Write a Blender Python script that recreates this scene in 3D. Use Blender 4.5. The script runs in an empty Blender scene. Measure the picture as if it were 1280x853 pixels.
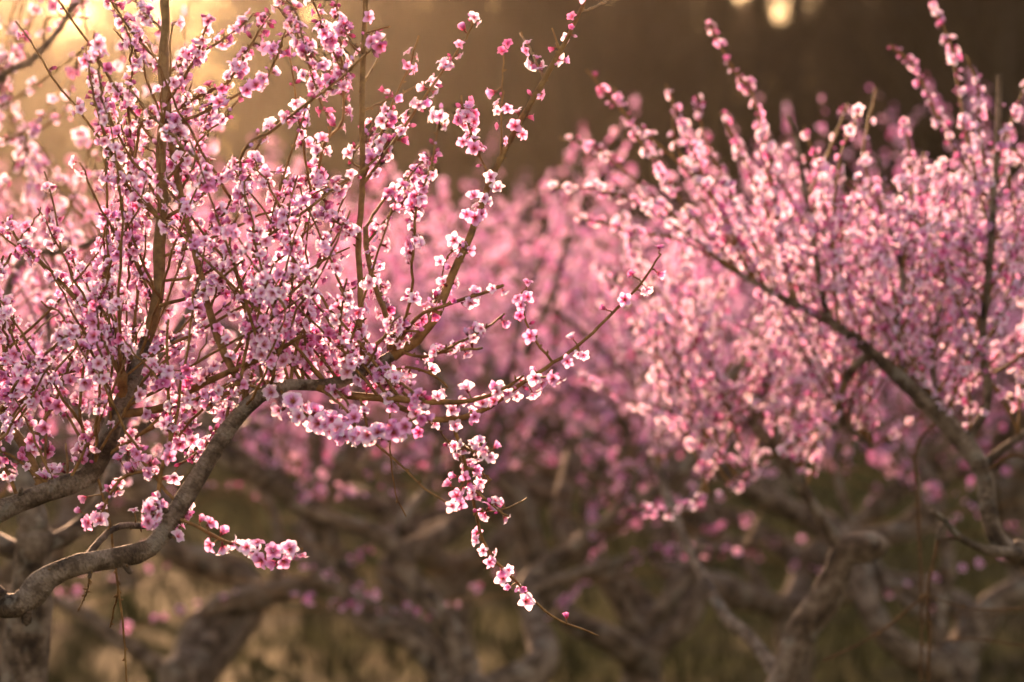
import bpy, math, random
import numpy as np
from mathutils import Vector, Matrix

# ------------------------------------------------------------------ camera, sky, sun, exposure
scene = bpy.context.scene
C = scene.collection
rng = np.random.default_rng(11)
random.seed(5)

CAM_H = 1.60
LENS, SENSOR = 85.0, 36.0
K = SENSOR / LENS / 1280.0            # metres per photo pixel at one metre
cam_data = bpy.data.cameras.new('camera')
cam = bpy.data.objects.new('camera', cam_data)
C.objects.link(cam)
cam.location = (0, 0, CAM_H)
cam.rotation_euler = (math.radians(90), 0, 0)
cam_data.lens = LENS
cam_data.sensor_width = SENSOR
cam_data.clip_start = 0.05
cam_data.clip_end = 3000
cam_data.dof.use_dof = True
cam_data.dof.focus_distance = 3.62
cam_data.dof.aperture_fstop = 3.0
cam_data.dof.aperture_blades = 0
scene.camera = cam

SUN_AZ, SUN_EL = math.radians(-11.0), math.radians(13.5)     # azimuth from +Y towards +X
world = bpy.data.worlds.new('World')
scene.world = world
world.use_nodes = True
wn, wl = world.node_tree.nodes, world.node_tree.links
sky_node = wn.new('ShaderNodeTexSky')
sky_node.sky_type = 'NISHITA'
sky_node.sun_disc = False
sky_node.sun_elevation = SUN_EL
sky_node.sun_rotation = SUN_AZ
sky_node.air_density = 1.3
sky_node.dust_density = 1.0
sky_node.ozone_density = 1.0
wl.new(sky_node.outputs[0], wn['Background'].inputs[0])
wn['Background'].inputs[1].default_value = 0.15

sun_data = bpy.data.lights.new('sun', 'SUN')
sun_data.energy = 5.0
sun_data.angle = math.radians(0.6)
sun_data.color = (1.0, 0.76, 0.56)
sun = bpy.data.objects.new('sun', sun_data)
C.objects.link(sun)
sun_dir = Vector((math.sin(SUN_AZ) * math.cos(SUN_EL), math.cos(SUN_AZ) * math.cos(SUN_EL), math.sin(SUN_EL)))
sun.rotation_euler = (-sun_dir).to_track_quat('-Z', 'Y').to_euler()
sun.location = sun_dir * 50

scene.view_settings.view_transform = 'Standard'
scene.view_settings.look = 'None'
scene.view_settings.exposure = 1.85
scene.view_settings.gamma = 1.0
scene.view_settings.use_curve_mapping = False
scene.view_settings.use_white_balance = True
scene.view_settings.white_balance_temperature = 10100
scene.view_settings.white_balance_tint = 34
scene.render.engine = 'CYCLES'
scene.cycles.use_denoising = True
scene.cycles.max_bounces = 5
scene.cycles.volume_bounces = 0
scene.cycles.transparent_max_bounces = 8
scene.cycles.sample_clamp_indirect = 6.0
scene.cycles.caustics_reflective = False
scene.cycles.caustics_refractive = False


# ------------------------------------------------------------------ helpers
def pix(x, y, d):
    """photo pixel at depth d (metres in front of the lens) -> world point"""
    return np.array([(x - 640.0) * K * d, d, CAM_H - (y - 426.5) * K * d])


def proj(p):
    d = max(p[1], 0.05)
    return p[0] / (K * d) + 640.0, (CAM_H - p[2]) / (K * d) + 426.5


def unit(v):
    v = np.asarray(v, float)
    return v / (np.linalg.norm(v) + 1e-12)


def mat(name):
    m = bpy.data.materials.new(name)
    m.use_nodes = True
    nt = m.node_tree
    nt.nodes.clear()
    out = nt.nodes.new('ShaderNodeOutputMaterial')
    return m, nt.nodes, nt.links, out


def ramp(nodes, stops):
    r = nodes.new('ShaderNodeValToRGB')
    el = r.color_ramp.elements
    while len(el) < len(stops):
        el.new(0.5)
    for e, (p, c) in zip(el, stops):
        e.position = p
        e.color = (*c, 1)
    return r


def bark_material(name, stops, scale, bump, rough=0.8, stretch=(1, 1, 1), lichen=None):
    m, n, l, out = mat(name)
    b = n.new('ShaderNodeBsdfPrincipled')
    b.inputs['Roughness'].default_value = rough
    b.inputs['Specular IOR Level'].default_value = 0.18
    co = n.new('ShaderNodeTexCoord')
    mp = n.new('ShaderNodeMapping')
    mp.inputs['Scale'].default_value = stretch
    l.new(co.outputs['Object'], mp.inputs['Vector'])
    t = n.new('ShaderNodeTexNoise')
    t.inputs['Scale'].default_value = scale
    t.inputs['Detail'].default_value = 8
    t.inputs['Roughness'].default_value = 0.65
    l.new(mp.outputs[0], t.inputs['Vector'])
    r = ramp(n, stops)
    l.new(t.outputs['Fac'], r.inputs[0])
    col = r.outputs[0]
    if lichen:
        t2 = n.new('ShaderNodeTexNoise')
        t2.inputs['Scale'].default_value = scale * 0.35
        t2.inputs['Detail'].default_value = 5
        l.new(co.outputs['Object'], t2.inputs['Vector'])
        r2 = ramp(n, [(0.52, (0, 0, 0)), (0.66, (0.75, 0.75, 0.75))])
        l.new(t2.outputs['Fac'], r2.inputs[0])
        mx = n.new('ShaderNodeMix')
        mx.data_type = 'RGBA'
        l.new(r2.outputs[0], mx.inputs['Factor'])
        l.new(col, mx.inputs[6])
        mx.inputs[7].default_value = (*lichen, 1)
        col = mx.outputs[2]
    l.new(col, b.inputs['Base Color'])
    v = n.new('ShaderNodeTexVoronoi')
    v.inputs['Scale'].default_value = scale * 1.6
    l.new(mp.outputs[0], v.inputs['Vector'])
    ad = n.new('ShaderNodeMath')
    ad.operation = 'ADD'
    l.new(t.outputs['Fac'], ad.inputs[0])
    l.new(v.outputs['Distance'], ad.inputs[1])
    bp = n.new('ShaderNodeBump')
    bp.inputs['Strength'].default_value = 0.8
    bp.inputs['Distance'].default_value = bump
    l.new(ad.outputs[0], bp.inputs['Height'])
    l.new(bp.outputs[0], b.inputs['Normal'])
    l.new(b.outputs[0], out.inputs[0])
    return m


def peach_bark():
    """grey brown bark ringed with fine lenticel lines, rough and patchy"""
    m, n, l, out = mat('peach_bark')
    b = n.new('ShaderNodeBsdfPrincipled')
    b.inputs['Roughness'].default_value = 0.72
    b.inputs['Specular IOR Level'].default_value = 0.25
    at = n.new('ShaderNodeAttribute')
    at.attribute_name = 'Col'
    def noise(scale, stretch, detail=6):
        mp = n.new('ShaderNodeMapping')
        mp.inputs['Scale'].default_value = stretch
        l.new(at.outputs['Vector'], mp.inputs['Vector'])
        t = n.new('ShaderNodeTexNoise')
        t.inputs['Scale'].default_value = scale
        t.inputs['Detail'].default_value = detail
        t.inputs['Roughness'].default_value = 0.62
        l.new(mp.outputs[0], t.inputs['Vector'])
        return t.outputs['Fac']
    rings = noise(46, (0.9, 0.9, 3.6), 6)
    patch = noise(26, (1, 1, 0.8), 6)
    fine = noise(190, (1, 1, 1.6), 6)
    r1 = ramp(n, [(0.34, (0.022, 0.012, 0.007)), (0.47, (0.100, 0.066, 0.046)), (0.62, (0.26, 0.20, 0.165))])
    l.new(patch, r1.inputs[0])
    r2 = ramp(n, [(0.34, (0.66, 0.62, 0.58)), (0.5, (1, 1, 1)), (0.72, (1.0, 0.97, 0.92))])
    l.new(rings, r2.inputs[0])
    r3 = ramp(n, [(0.35, (0.55, 0.52, 0.48)), (0.6, (1, 1, 1))])
    l.new(fine, r3.inputs[0])
    col = r1.outputs[0]
    for r in (r2, r3):
        mx = n.new('ShaderNodeMix')
        mx.data_type = 'RGBA'
        mx.blend_type = 'MULTIPLY'
        mx.inputs['Factor'].default_value = 1
        l.new(col, mx.inputs[6])
        l.new(r.outputs[0], mx.inputs[7])
        col = mx.outputs[2]
    lich = noise(17, (1, 1, 1), 9)
    r4 = ramp(n, [(0.55, (0, 0, 0)), (0.60, (0.35, 0.35, 0.35))])
    l.new(lich, r4.inputs[0])
    ml = n.new('ShaderNodeMix')
    ml.data_type = 'RGBA'
    l.new(r4.outputs[0], ml.inputs['Factor'])
    l.new(col, ml.inputs[6])
    ml.inputs[7].default_value = (0.27, 0.26, 0.235, 1)
    l.new(ml.outputs[2], b.inputs['Base Color'])
    ad = n.new('ShaderNodeMath')
    ad.operation = 'ADD'
    l.new(rings, ad.inputs[0])
    l.new(fine, ad.inputs[1])
    ad2 = n.new('ShaderNodeMath')
    ad2.operation = 'ADD'
    l.new(ad.outputs[0], ad2.inputs[0])
    l.new(patch, ad2.inputs[1])
    bp = n.new('ShaderNodeBump')
    bp.inputs['Strength'].default_value = 0.9
    bp.inputs['Distance'].default_value = 0.012
    l.new(ad2.outputs[0], bp.inputs['Height'])
    l.new(bp.outputs[0], b.inputs['Normal'])
    l.new(b.outputs[0], out.inputs[0])
    return m


M = {}
M['bark'] = peach_bark()
M['shoot'] = bark_material('shoot_bark', [(0.3, (0.055, 0.024, 0.010)), (0.5, (0.14, 0.070, 0.026)), (0.72, (0.24, 0.14, 0.058))],
                           60, 0.0012, 0.7)
M['young'] = bark_material('young_bark', [(0.3, (0.06, 0.030, 0.012)), (0.52, (0.135, 0.078, 0.032)), (0.74, (0.22, 0.145, 0.068))], 45, 0.002, 0.65)
M['dead'] = bark_material('dead_stem', [(0.3, (0.035, 0.016, 0.008)), (0.55, (0.08, 0.038, 0.018)), (0.75, (0.12, 0.07, 0.035))], 60, 0.0008, 0.8)
M['wood'] = bark_material('woodland_bark', [(0.3, (0.012, 0.007, 0.004)), (0.6, (0.028, 0.018, 0.010)), (0.8, (0.055, 0.037, 0.021))],
                          6, 0.02, 0.9, (1, 1, 0.3))


def petal_material():
    m, n, l, out = mat('petal')
    a = n.new('ShaderNodeAttribute')
    a.attribute_name = 'Col'
    b = n.new('ShaderNodeBsdfPrincipled')
    b.inputs['Roughness'].default_value = 0.55
    b.inputs['Specular IOR Level'].default_value = 0.25
    b.inputs['Sheen Weight'].default_value = 0.1
    l.new(a.outputs['Color'], b.inputs['Base Color'])
    tr = n.new('ShaderNodeBsdfTranslucent')
    l.new(a.outputs['Color'], tr.inputs['Color'])
    mx = n.new('ShaderNodeMixShader')
    mx.inputs[0].default_value = 0.6
    l.new(b.outputs[0], mx.inputs[1])
    l.new(tr.outputs[0], mx.inputs[2])
    l.new(mx.outputs[0], out.inputs[0])
    return m


M['petal'] = petal_material()


def mesh_from(name, verts, faces, material, cols=None, smooth=True):
    """faces: (n,3) or (n,4) int array, or a list of such arrays"""
    me = bpy.data.meshes.new(name)
    verts = np.asarray(verts, np.float32).reshape(-1, 3)
    fl = faces if isinstance(faces, list) else [faces]
    fl = [np.asarray(f, np.int32) for f in fl if len(f)]
    loops = np.concatenate([f.reshape(-1) for f in fl])
    sizes = np.concatenate([np.full(len(f), f.shape[1], np.int32) for f in fl])
    starts = np.concatenate([[0], np.cumsum(sizes)[:-1]]).astype(np.int32)
    me.vertices.add(len(verts))
    me.vertices.foreach_set('co', verts.ravel())
    me.loops.add(len(loops))
    me.loops.foreach_set('vertex_index', loops)
    me.polygons.add(len(sizes))
    me.polygons.foreach_set('loop_start', starts)
    me.polygons.foreach_set('loop_total', sizes)
    if smooth:
        me.polygons.foreach_set('use_smooth', np.ones(len(sizes), bool))
    if cols is not None:
        at = me.color_attributes.new('Col', 'FLOAT_COLOR', 'POINT')
        c4 = np.ones((len(verts), 4), np.float32)
        c4[:, :3] = cols
        at.data.foreach_set('color', c4.ravel())
    me.update(calc_edges=True)
    me.materials.append(material)
    return me


def link(name, me, parent=None, loc=(0, 0, 0)):
    o = bpy.data.objects.new(name, me)
    C.objects.link(o)
    o.location = loc
    if parent is not None:
        o.parent = parent
    return o


def thing(name, loc, label, cat, group=None):
    o = link(name, None, None, loc)
    o.empty_display_size = 0.1
    o['label'] = label
    o['category'] = cat
    if group:
        o['group'] = group
    return o


def smooth_path(pts, rad, step):
    """Catmull-Rom through pts with radii, resampled about every `step` metres"""
    pts = np.asarray(pts, float)
    rad = np.asarray(rad, float)
    q = np.hstack([pts, rad[:, None]])
    q = np.vstack([2 * q[0] - q[1], q, 2 * q[-1] - q[-2]])
    out = []
    for i in range(1, len(q) - 2):
        p0, p1, p2, p3 = q[i - 1], q[i], q[i + 1], q[i + 2]
        n = max(2, int(np.linalg.norm(p2[:3] - p1[:3]) / step))
        for t in np.linspace(0, 1, n, endpoint=False):
            out.append(0.5 * (2 * p1 + (p2 - p0) * t + (2 * p0 - 5 * p1 + 4 * p2 - p3) * t * t
                              + (3 * p1 - p0 - 3 * p2 + p3) * t ** 3))
    out.append(q[-2])
    out = np.array(out)
    return out[:, :3], np.maximum(out[:, 3], 0.0004)


def tube(pts, rad, sides, lump=0.0, cap=True):
    n = len(pts)
    tan = np.gradient(pts, axis=0)
    tan /= np.linalg.norm(tan, axis=1)[:, None] + 1e-12
    up = np.array([0.31, 0.87, 0.37])
    u = unit(np.cross(tan[0], up))
    ring = np.linspace(0, 2 * math.pi, sides, endpoint=False)
    V = np.zeros((n, sides, 3))
    for i in range(n):
        u = unit(u - tan[i] * np.dot(u, tan[i]))
        w = np.cross(tan[i], u)
        r = np.full(sides, rad[i])
        if lump:
            bumps = 0.72 * bumps + 0.28 * rng.normal(size=sides) if i else rng.normal(size=sides) * 0.4
            r = r * (1 + lump * (bumps + np.roll(bumps, 1)) * 1.3)
        V[i] = pts[i] + (np.cos(ring)[:, None] * u + np.sin(ring)[:, None] * w) * r[:, None]
    i, j = np.meshgrid(np.arange(n - 1), np.arange(sides), indexing='ij')
    a = i * sides + j
    b = i * sides + (j + 1) % sides
    quads = np.stack([a, b, b + sides, a + sides], -1).reshape(-1, 4)
    verts = V.reshape(-1, 3)
    along = np.concatenate([[0], np.cumsum(np.linalg.norm(np.diff(pts, axis=0), axis=1))])
    tube.coord = np.stack([np.tile(np.cos(ring), n) * np.repeat(rad, sides), np.tile(np.sin(ring), n) * np.repeat(rad, sides), np.repeat(along, sides)], -1)
    tris = []
    if cap:
        verts = np.vstack([verts, pts[-1] + tan[-1] * rad[-1] * 0.8, pts[0] - tan[0] * rad[0] * 0.3])
        tube.coord = np.vstack([tube.coord, [0, 0, along[-1] + rad[-1]], [0, 0, -rad[0]]])
        e, s = n * sides, n * sides + 1
        for k in range(sides):
            k2 = (k + 1) % sides
            tris.append(((n - 1) * sides + k, (n - 1) * sides + k2, e))
            tris.append((k2, k, s))
    return verts, quads, np.array(tris, np.int32).reshape(-1, 3)


class Batch:
    """collects many small shapes into one mesh"""
    def __init__(self):
        self.v, self.q, self.t, self.c, self.n = [], [], [], [], 0

    def add(self, v, q, t, col=None):
        self.v.append(v)
        if len(q):
            self.q.append(np.asarray(q) + self.n)
        if len(t):
            self.t.append(np.asarray(t) + self.n)
        if col is not None:
            self.c.append(col)
        self.n += len(v)

    def mesh(self, name, material, smooth=True):
        fs = []
        if self.q:
            fs.append(np.vstack(self.q))
        if self.t:
            fs.append(np.vstack(self.t))
        return mesh_from(name, np.vstack(self.v), fs, material, np.vstack(self.c) if self.c else None, smooth)


# ------------------------------------------------------------------ blossom shapes
PALE = dict(tip=(0.90, 0.78, 0.95), mid=(0.85, 0.56, 0.86), base=(0.50, 0.04, 0.09))
PINK = dict(tip=(0.84, 0.49, 0.82), mid=(0.79, 0.33, 0.64), base=(0.46, 0.025, 0.07))
DEEP = dict(tip=(0.76, 0.27, 0.57), mid=(0.68, 0.15, 0.40), base=(0.40, 0.018, 0.06))
CALYX = (0.16, 0.035, 0.03)
FILAMENT = (0.62, 0.10, 0.16)
ANTHER = (0.55, 0.22, 0.08)


def petal_grid(nu, nv, open_deg, rs):
    """one petal, radius 1; rows nu along the petal, nv across. returns local verts (u along), with colour weight"""
    ang = math.radians(open_deg)
    V, W = [], []
    curl = rs.uniform(-0.25, 0.35)
    for i in range(nu + 1):
        t = i / nu
        w = 0.385 * math.sin(math.pi * min(1.0, 0.12 + 0.80 * t) ** 0.9) * (1.0 if t < 0.95 else 0.72) + 0.02
        a = ang - (1 - t) * 0.55 + curl * t * t * 0.5
        r = 0.08 + t * 0.92
        # profile: radial distance and height along the flower's axis
        rad, h = r * math.sin(a), r * math.cos(a)
        for j in range(nv + 1):
            s = (j / nv) * 2 - 1
            cup = 0.16 * (abs(s) ** 2) * math.sin(math.pi * t)
            notch = -0.05 * (1 - abs(s)) if i == nu else 0
            V.append((rad + notch * math.sin(a), s * w, h + cup + rs.normal() * 0.012))
            W.append(t)
    F = []
    for i in range(nu):
        for j in range(nv):
            a0 = i * (nv + 1) + j
            F.append((a0, a0 + 1, a0 + nv + 2, a0 + nv + 1))
    return np.array(V), np.array(W), np.array(F)


def petal_cols(W, pal, rs):
    t = W[:, None]
    base, mid, tip = (np.array(pal[k]) for k in ('base', 'mid', 'tip'))
    c = np.where(t < 0.36, base + (mid - base) * np.clip(t / 0.36, 0, 1) ** 1.6, mid + (tip - mid) * np.clip((t - 0.36) / 0.45, 0, 1))
    return np.clip(c * rs.uniform(0.93, 1.05), 0, 0.93)


def corolla(open_deg, pal, seed, nu=4, nv=3):
    rs = np.random.default_rng(seed)
    B = Batch()
    for k in range(5):
        if seed % 100 in (11, 13) and k in (1, 3)[: seed % 100 - 10 - (seed % 100 == 13) * 1]:
            continue                      # ragged blossoms that have dropped a petal or two
        V, W, F = petal_grid(nu, nv, open_deg + rs.normal() * 6, rs)
        a = k * 2 * math.pi / 5 + rs.normal() * 0.10
        tw = rs.normal() * 0.22
        R = np.array([[math.cos(a), -math.sin(a), 0], [math.sin(a), math.cos(a), 0], [0, 0, 1]])
        V = V * np.array([1, rs.uniform(0.88, 1.08), 1])
        V[:, 2] += V[:, 1] * tw
        V = (V * rs.uniform(0.82, 1.08)) @ R.T
        V[:, 2] += 0.004 * k
        B.add(V, F, [], petal_cols(W, pal, rs))
    return B


def centre(seed, n_st=14, spread=0.55):
    """calyx cup, pedicel, filaments with anthers"""
    rs = np.random.default_rng(seed)
    B = Batch()
    z = np.array([[0, 0, -0.42], [0, 0, -0.34], [0, 0, -0.12], [0, 0, 0.06]])
    v, q, t = tube(z, np.array([0.05, 0.12, 0.15, 0.13]), 6)
    B.add(v, q, t, np.tile(CALYX, (len(v), 1)))
    for k in range(n_st):
        a = rs.uniform(0, 2 * math.pi)
        e = rs.uniform(0.05, spread)
        d = np.array([math.cos(a) * math.sin(e), math.sin(a) * math.sin(e), math.cos(e)])
        s = unit(np.cross(d, [0.3, 0.2, 1]))
        L = rs.uniform(0.3, 0.52)
        p0, p1 = d * 0.05, d * L
        v = np.array([p0 - s * 0.012, p0 + s * 0.012, p1 + s * 0.010, p1 - s * 0.010])
        B.add(v, [(0, 1, 2, 3)], [], np.tile(FILAMENT, (4, 1)))
        c2 = np.cross(d, s)
        r = 0.035
        v = np.array([p1 - s * r, p1 + c2 * r, p1 + s * r, p1 - c2 * r, p1 + d * r * 1.3])
        B.add(v, [], [(0, 1, 4), (1, 2, 4), (2, 3, 4), (3, 0, 4)], np.tile(ANTHER, (5, 1)))
    return B


def flower_lod(open_deg, pal, seed, lod):
    """whole flower in one batch. lod 1: mid detail, lod 2: far"""
    rs = np.random.default_rng(seed)
    if lod == 1:
        B = corolla(open_deg, pal, seed, 3, 2)
        v = np.array([[0.13 * math.cos(a), 0.13 * math.sin(a), -0.05] for a in np.linspace(0, 2 * math.pi, 5, endpoint=False)]
                     + [[0, 0, -0.42]])
        B.add(v, [], [(i, (i + 1) % 5, 5) for i in range(5)], np.tile(CALYX, (6, 1)))
        for k in range(7):
            a, e = rs.uniform(0, 6.28), rs.uniform(0.1, 0.6)
            d = np.array([math.cos(a) * math.sin(e), math.sin(a) * math.sin(e), math.cos(e)])
            s = unit(np.cross(d, [0.3, 0.2, 1])) * 0.035
            B.add(np.array([d * 0.05, d * 0.42 - s, d * 0.46 + s]), [], [(0, 1, 2)], np.tile(FILAMENT, (3, 1)))
        return B
    B = Batch()
    ang = math.radians(open_deg)
    far = np.array([0.98, 0.82, 1.02])          # far blossoms: deep centres and calyces merge into the petals
    base, tip = np.array(pal['base']), np.array(pal['tip']) * far
    mid = np.array(pal['mid']) * far
    for k in range(5):
        a = k * 2 * math.pi / 5 + rs.normal() * 0.15
        an = ang + rs.normal() * 0.15
        d = np.array([math.cos(a) * math.sin(an), math.sin(a) * math.sin(an), math.cos(an)])
        s = np.array([-math.sin(a), math.cos(a), 0])
        V = np.array([[0, 0, 0.0], d * 0.62 - s * 0.42, d * 1.0, d * 0.62 + s * 0.42])
        B.add(V, [(0, 1, 2, 3)], [], np.array([base, mid * 0.6 + tip * 0.4, tip, mid * 0.6 + tip * 0.4]))
    return B


def bud(pal, seed):
    rs = np.random.default_rng(seed)
    B = Batch()
    z = np.array([[0, 0, -0.30], [0, 0, -0.16], [0, 0, 0.02], [0, 0, 0.26], [0, 0, 0.50], [0, 0, 0.66]])
    r = np.array([0.05, 0.13, 0.19, 0.25, 0.19, 0.05])
    v, q, t = tube(z, r, 6)
    f = np.clip((v[:, 2:3] - 0.0) / 0.12, 0, 1)
    B.add(v, q, t, np.array(CALYX) * (1 - f) + np.array(pal['mid']) * f)
    return B


PALS = [PALE, PALE, PINK, DEEP]
# corollas used for the blossoms that are objects of their own
COR, CEN = [], []
OPEN_SPEC = [(72, PALE), (62, PALE), (80, PINK), (66, PINK), (74, PALE), (58, DEEP), (40, PINK), (34, DEEP), (46, PALE), (70, PINK),
             (76, PALE), (50, PALE), (68, PALE), (60, PINK), (85, PALE), (30, PINK)]
for i, (od, pal) in enumerate(OPEN_SPEC):
    COR.append(corolla(od, pal, 100 + i).mesh('petals_%d' % i, M['petal']))
    CEN.append(centre(200 + i, 14, 0.6 if od > 50 else 0.3).mesh('stamens_%d' % i, M['petal']))
LOD = {}
for lod in (1, 2):
    LOD[lod] = [flower_lod(od, pal, 300 + i, lod) for i, (od, pal) in enumerate(OPEN_SPEC)]
BUDS = [bud(PINK, 1), bud(DEEP, 2), bud(PALE, 3)]
PICK = np.array([0.12, 0.12, 0.08, 0.07, 0.11, 0.05, 0.05, 0.04, 0.06, 0.06, 0.11, 0.07, 0.11, 0.07, 0.06, 0.04])
PICK = PICK / PICK.sum()


class Spot:
    __slots__ = ('p', 'd', 'size', 'kind', 'spin', 'bud', 'px')


def basis(d, spin):
    d = unit(d)
    a = unit(np.cross(d, [0.13, 0.31, 0.94] if abs(d[2]) < 0.9 else [1, 0, 0]))
    b = np.cross(d, a)
    c, s = math.cos(spin), math.sin(spin)
    return np.stack([a * c + b * s, b * c - a * s, d], axis=1)


def blossoms_along(pts, rad, per_m, out, start=0.08, end=1.0, size=0.0126, bud_p=0.24, keep=None, cam_bias=0.0, tip_buds=True):
    """blossoms in pairs and small clusters at the nodes of a shoot"""
    seg = np.linalg.norm(np.diff(pts, axis=0), axis=1)
    cum = np.concatenate([[0], np.cumsum(seg)])
    L = cum[-1]
    if L < 1e-4:
        return
    s = start * L + rng.uniform(0, 0.02)
    phase = rng.uniform(0, 6.28)
    while s < end * L:
        f = s / L
        n = 1 + rng.poisson(1.15)
        if rng.random() < 0.13:
            n = 0
        i = min(np.searchsorted(cum, s) - 1, len(pts) - 2)
        i = max(i, 0)
        t = (s - cum[i]) / max(seg[i], 1e-9)
        p = pts[i] * (1 - t) + pts[i + 1] * t
        r = rad[i] * (1 - t) + rad[i + 1] * t
        tg = unit(pts[i + 1] - pts[i])
        a = unit(np.cross(tg, [0.2, 0.3, 0.93]))
        b = np.cross(tg, a)
        for k in range(n):
            ph = phase + rng.uniform(-0.9, 0.9) + k * 2.2
            d = a * math.cos(ph) + b * math.sin(ph) + tg * rng.uniform(-0.1, 0.55) + np.array([0, -cam_bias, 0.08])
            d = unit(d)
            sp = Spot()
            sp.size = size * rng.uniform(0.62, 1.16)
            sp.bud = rng.random() < bud_p * (1 + 1.5 * f * f)
            sp.kind = int(rng.integers(3)) if sp.bud else int(rng.choice(len(PICK), p=PICK))
            ped = 0.42 * sp.size
            sp.p = p + d * (r * 0.7 + ped) + tg * rng.normal() * 0.004
            sp.d = unit(d + rng.normal(size=3) * 0.22)
            sp.spin = rng.uniform(0, 6.28)
            if keep is None or keep(*proj(sp.p)):
                out.append(sp)
        phase += 2.4
        s += rng.exponential(1.0) * (1.9 / per_m) * 0.55 + (1.9 / per_m) * 0.45


def flowers_mesh(name, spots, lod, origin):
    """all given blossoms as one mesh"""
    B = Batch()
    by = {}
    for s in spots:
        by.setdefault((s.bud, s.kind), []).append(s)
    for (isb, kind), ss in by.items():
        proto = BUDS[kind] if isb else LOD[lod][kind]
        pv = np.vstack(proto.v)
        pc = np.vstack(proto.c)
        pq = np.vstack(proto.q) if proto.q else np.zeros((0, 4), int)
        pt = np.vstack(proto.t) if proto.t else np.zeros((0, 3), int)
        R = np.array([basis(s.d, s.spin) * s.size for s in ss])
        P = np.array([s.p - origin for s in ss])
        V = np.einsum('nij,mj->nmi', R, pv) + P[:, None, :]
        tint = rng.uniform(0.86, 1.06, (len(ss), 1, 1)) * (1 + rng.normal(size=(len(ss), 1, 3)) * 0.03)
        Cc = np.clip(pc[None] * tint, 0, 0.93)
        off = (np.arange(len(ss)) * len(pv))[:, None, None]
        q = (pq[None] + off).reshape(-1, 4) if len(pq) else []
        t = (pt[None] + off).reshape(-1, 3) if len(pt) else []
        B.add(V.reshape(-1, 3), q, t, Cc.reshape(-1, 3))
    return B.mesh(name, M['petal'])


class Tree:
    """a peach tree assembled from limbs, branches and shoots with blossoms"""
    def __init__(self, base, label, group=None, name='peach_tree'):
        self.base = np.array(base, float)
        self.root = thing(name, tuple(base), label, 'tree', group)
        self.paths = []          # (kind, pts, rad)
        self.spots = []
        self.extra = Batch()
        self.extra_used = False

    def nearest(self, px, py, maxpx):
        best = None
        for kind, pts, rad, pj in self.paths:
            dd = (pj[:, 0] - px) ** 2 + (pj[:, 1] - py) ** 2
            i = int(np.argmin(dd))
            if dd[i] < maxpx ** 2 and (best is None or dd[i] < best[0]):
                best = (dd[i], pts[i], rad[i])
        return best

    def add(self, kind, pts, rad, step, sides, lump, part=True, material='shoot'):
        pts, rad = smooth_path(pts, rad, step)
        if kind in ('limb', 'trunk'):
            n = len(rad)
            rad = rad * (1 + 0.05 * np.convolve(rng.normal(size=n + 4), np.ones(5) / 2.2, 'valid'))
            for _ in range(max(1, n // 14)):        # knots and old pruning scars
                c, wd = rng.uniform(0, n), rng.uniform(0.8, 2.2)
                rad = rad * (1 + rng.uniform(0.08, 0.24) * np.exp(-((np.arange(n) - c) / wd) ** 2))
            rad = np.maximum(rad, 0.002)
        elif kind != 'twig':
            pts = pts + rng.normal(size=pts.shape) * min(0.0016, step * 0.04)
        pj = np.array([proj(p) for p in pts])
        self.paths.append((kind, pts, rad, pj))
        v, q, t = tube(pts - self.base, rad, sides, lump)
        if part:
            me = mesh_from(kind, v, [q, t], M[material], tube.coord + rng.uniform(0, 3))
            link(kind, me, self.root)
        else:
            self.extra.add(v, q, t, tube.coord)
            self.extra_used = True
        return pts, rad

    def nodes(self, pts, rad, per_m=38):
        """swollen leaf scars and closed leaf buds along a shoot"""
        seg = np.linalg.norm(np.diff(pts, axis=0), axis=1)
        cum = np.concatenate([[0], np.cumsum(seg)])
        s = rng.uniform(0.01, 0.03)
        while s < cum[-1]:
            i = max(min(np.searchsorted(cum, s) - 1, len(pts) - 2), 0)
            p, tg, r = pts[i], unit(pts[i + 1] - pts[i]), rad[i]
            d = unit(np.cross(tg, rng.normal(size=3)) + tg * 0.8)
            L = rng.uniform(0.003, 0.007)
            v, q, t = tube(np.array([p + d * r * 0.4 - self.base, p + d * (r + L * 0.5) - self.base, p + d * (r + L) - self.base]),
                           np.array([0.0016, 0.0017, 0.0005]), 4)
            self.extra.add(v, q, t, tube.coord)
            self.extra_used = True
            s += rng.exponential(1 / per_m) + 0.006

    def finish(self, single=300, lod=1, subparts=True, rank=None, extra_name='spurs'):
        if self.extra_used:
            o = link(extra_name, self.extra.mesh(extra_name, M['shoot']), self.root)
            o['kind'] = 'stuff'
        rest = self.spots
        if single:
            def score(s):
                x, y = proj(s.p)
                inside = -10 < x < 1290 and -10 < y < 863
                return (s.size / s.p[1]) * (1.0 if inside else 0.02) * (0.35 if s.bud else 1) * (rank(s) if rank else 1)
            order = sorted(range(len(self.spots)), key=lambda i: -score(self.spots[i]))
            chosen = [self.spots[i] for i in order[:single] if not self.spots[i].bud]
            ids = {id(s) for s in chosen}
            rest = [s for s in self.spots if id(s) not in ids]
            for s in chosen:
                o = link('blossom', COR[s.kind], self.root)
                R = basis(s.d, s.spin) * s.size
                m = Matrix([[*R[0], 0], [*R[1], 0], [*R[2], 0], [0, 0, 0, 1]])
                m.translation = Vector(s.p - self.base)
                o.matrix_basis = m
                if subparts:
                    link('stamens', CEN[s.kind], o)
                else:
                    link('stamens', CEN[s.kind], o)
        if rest:
            o = link('blossoms', flowers_mesh('blossoms', rest, lod, self.base), self.root)
            o['kind'] = 'stuff'


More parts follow.
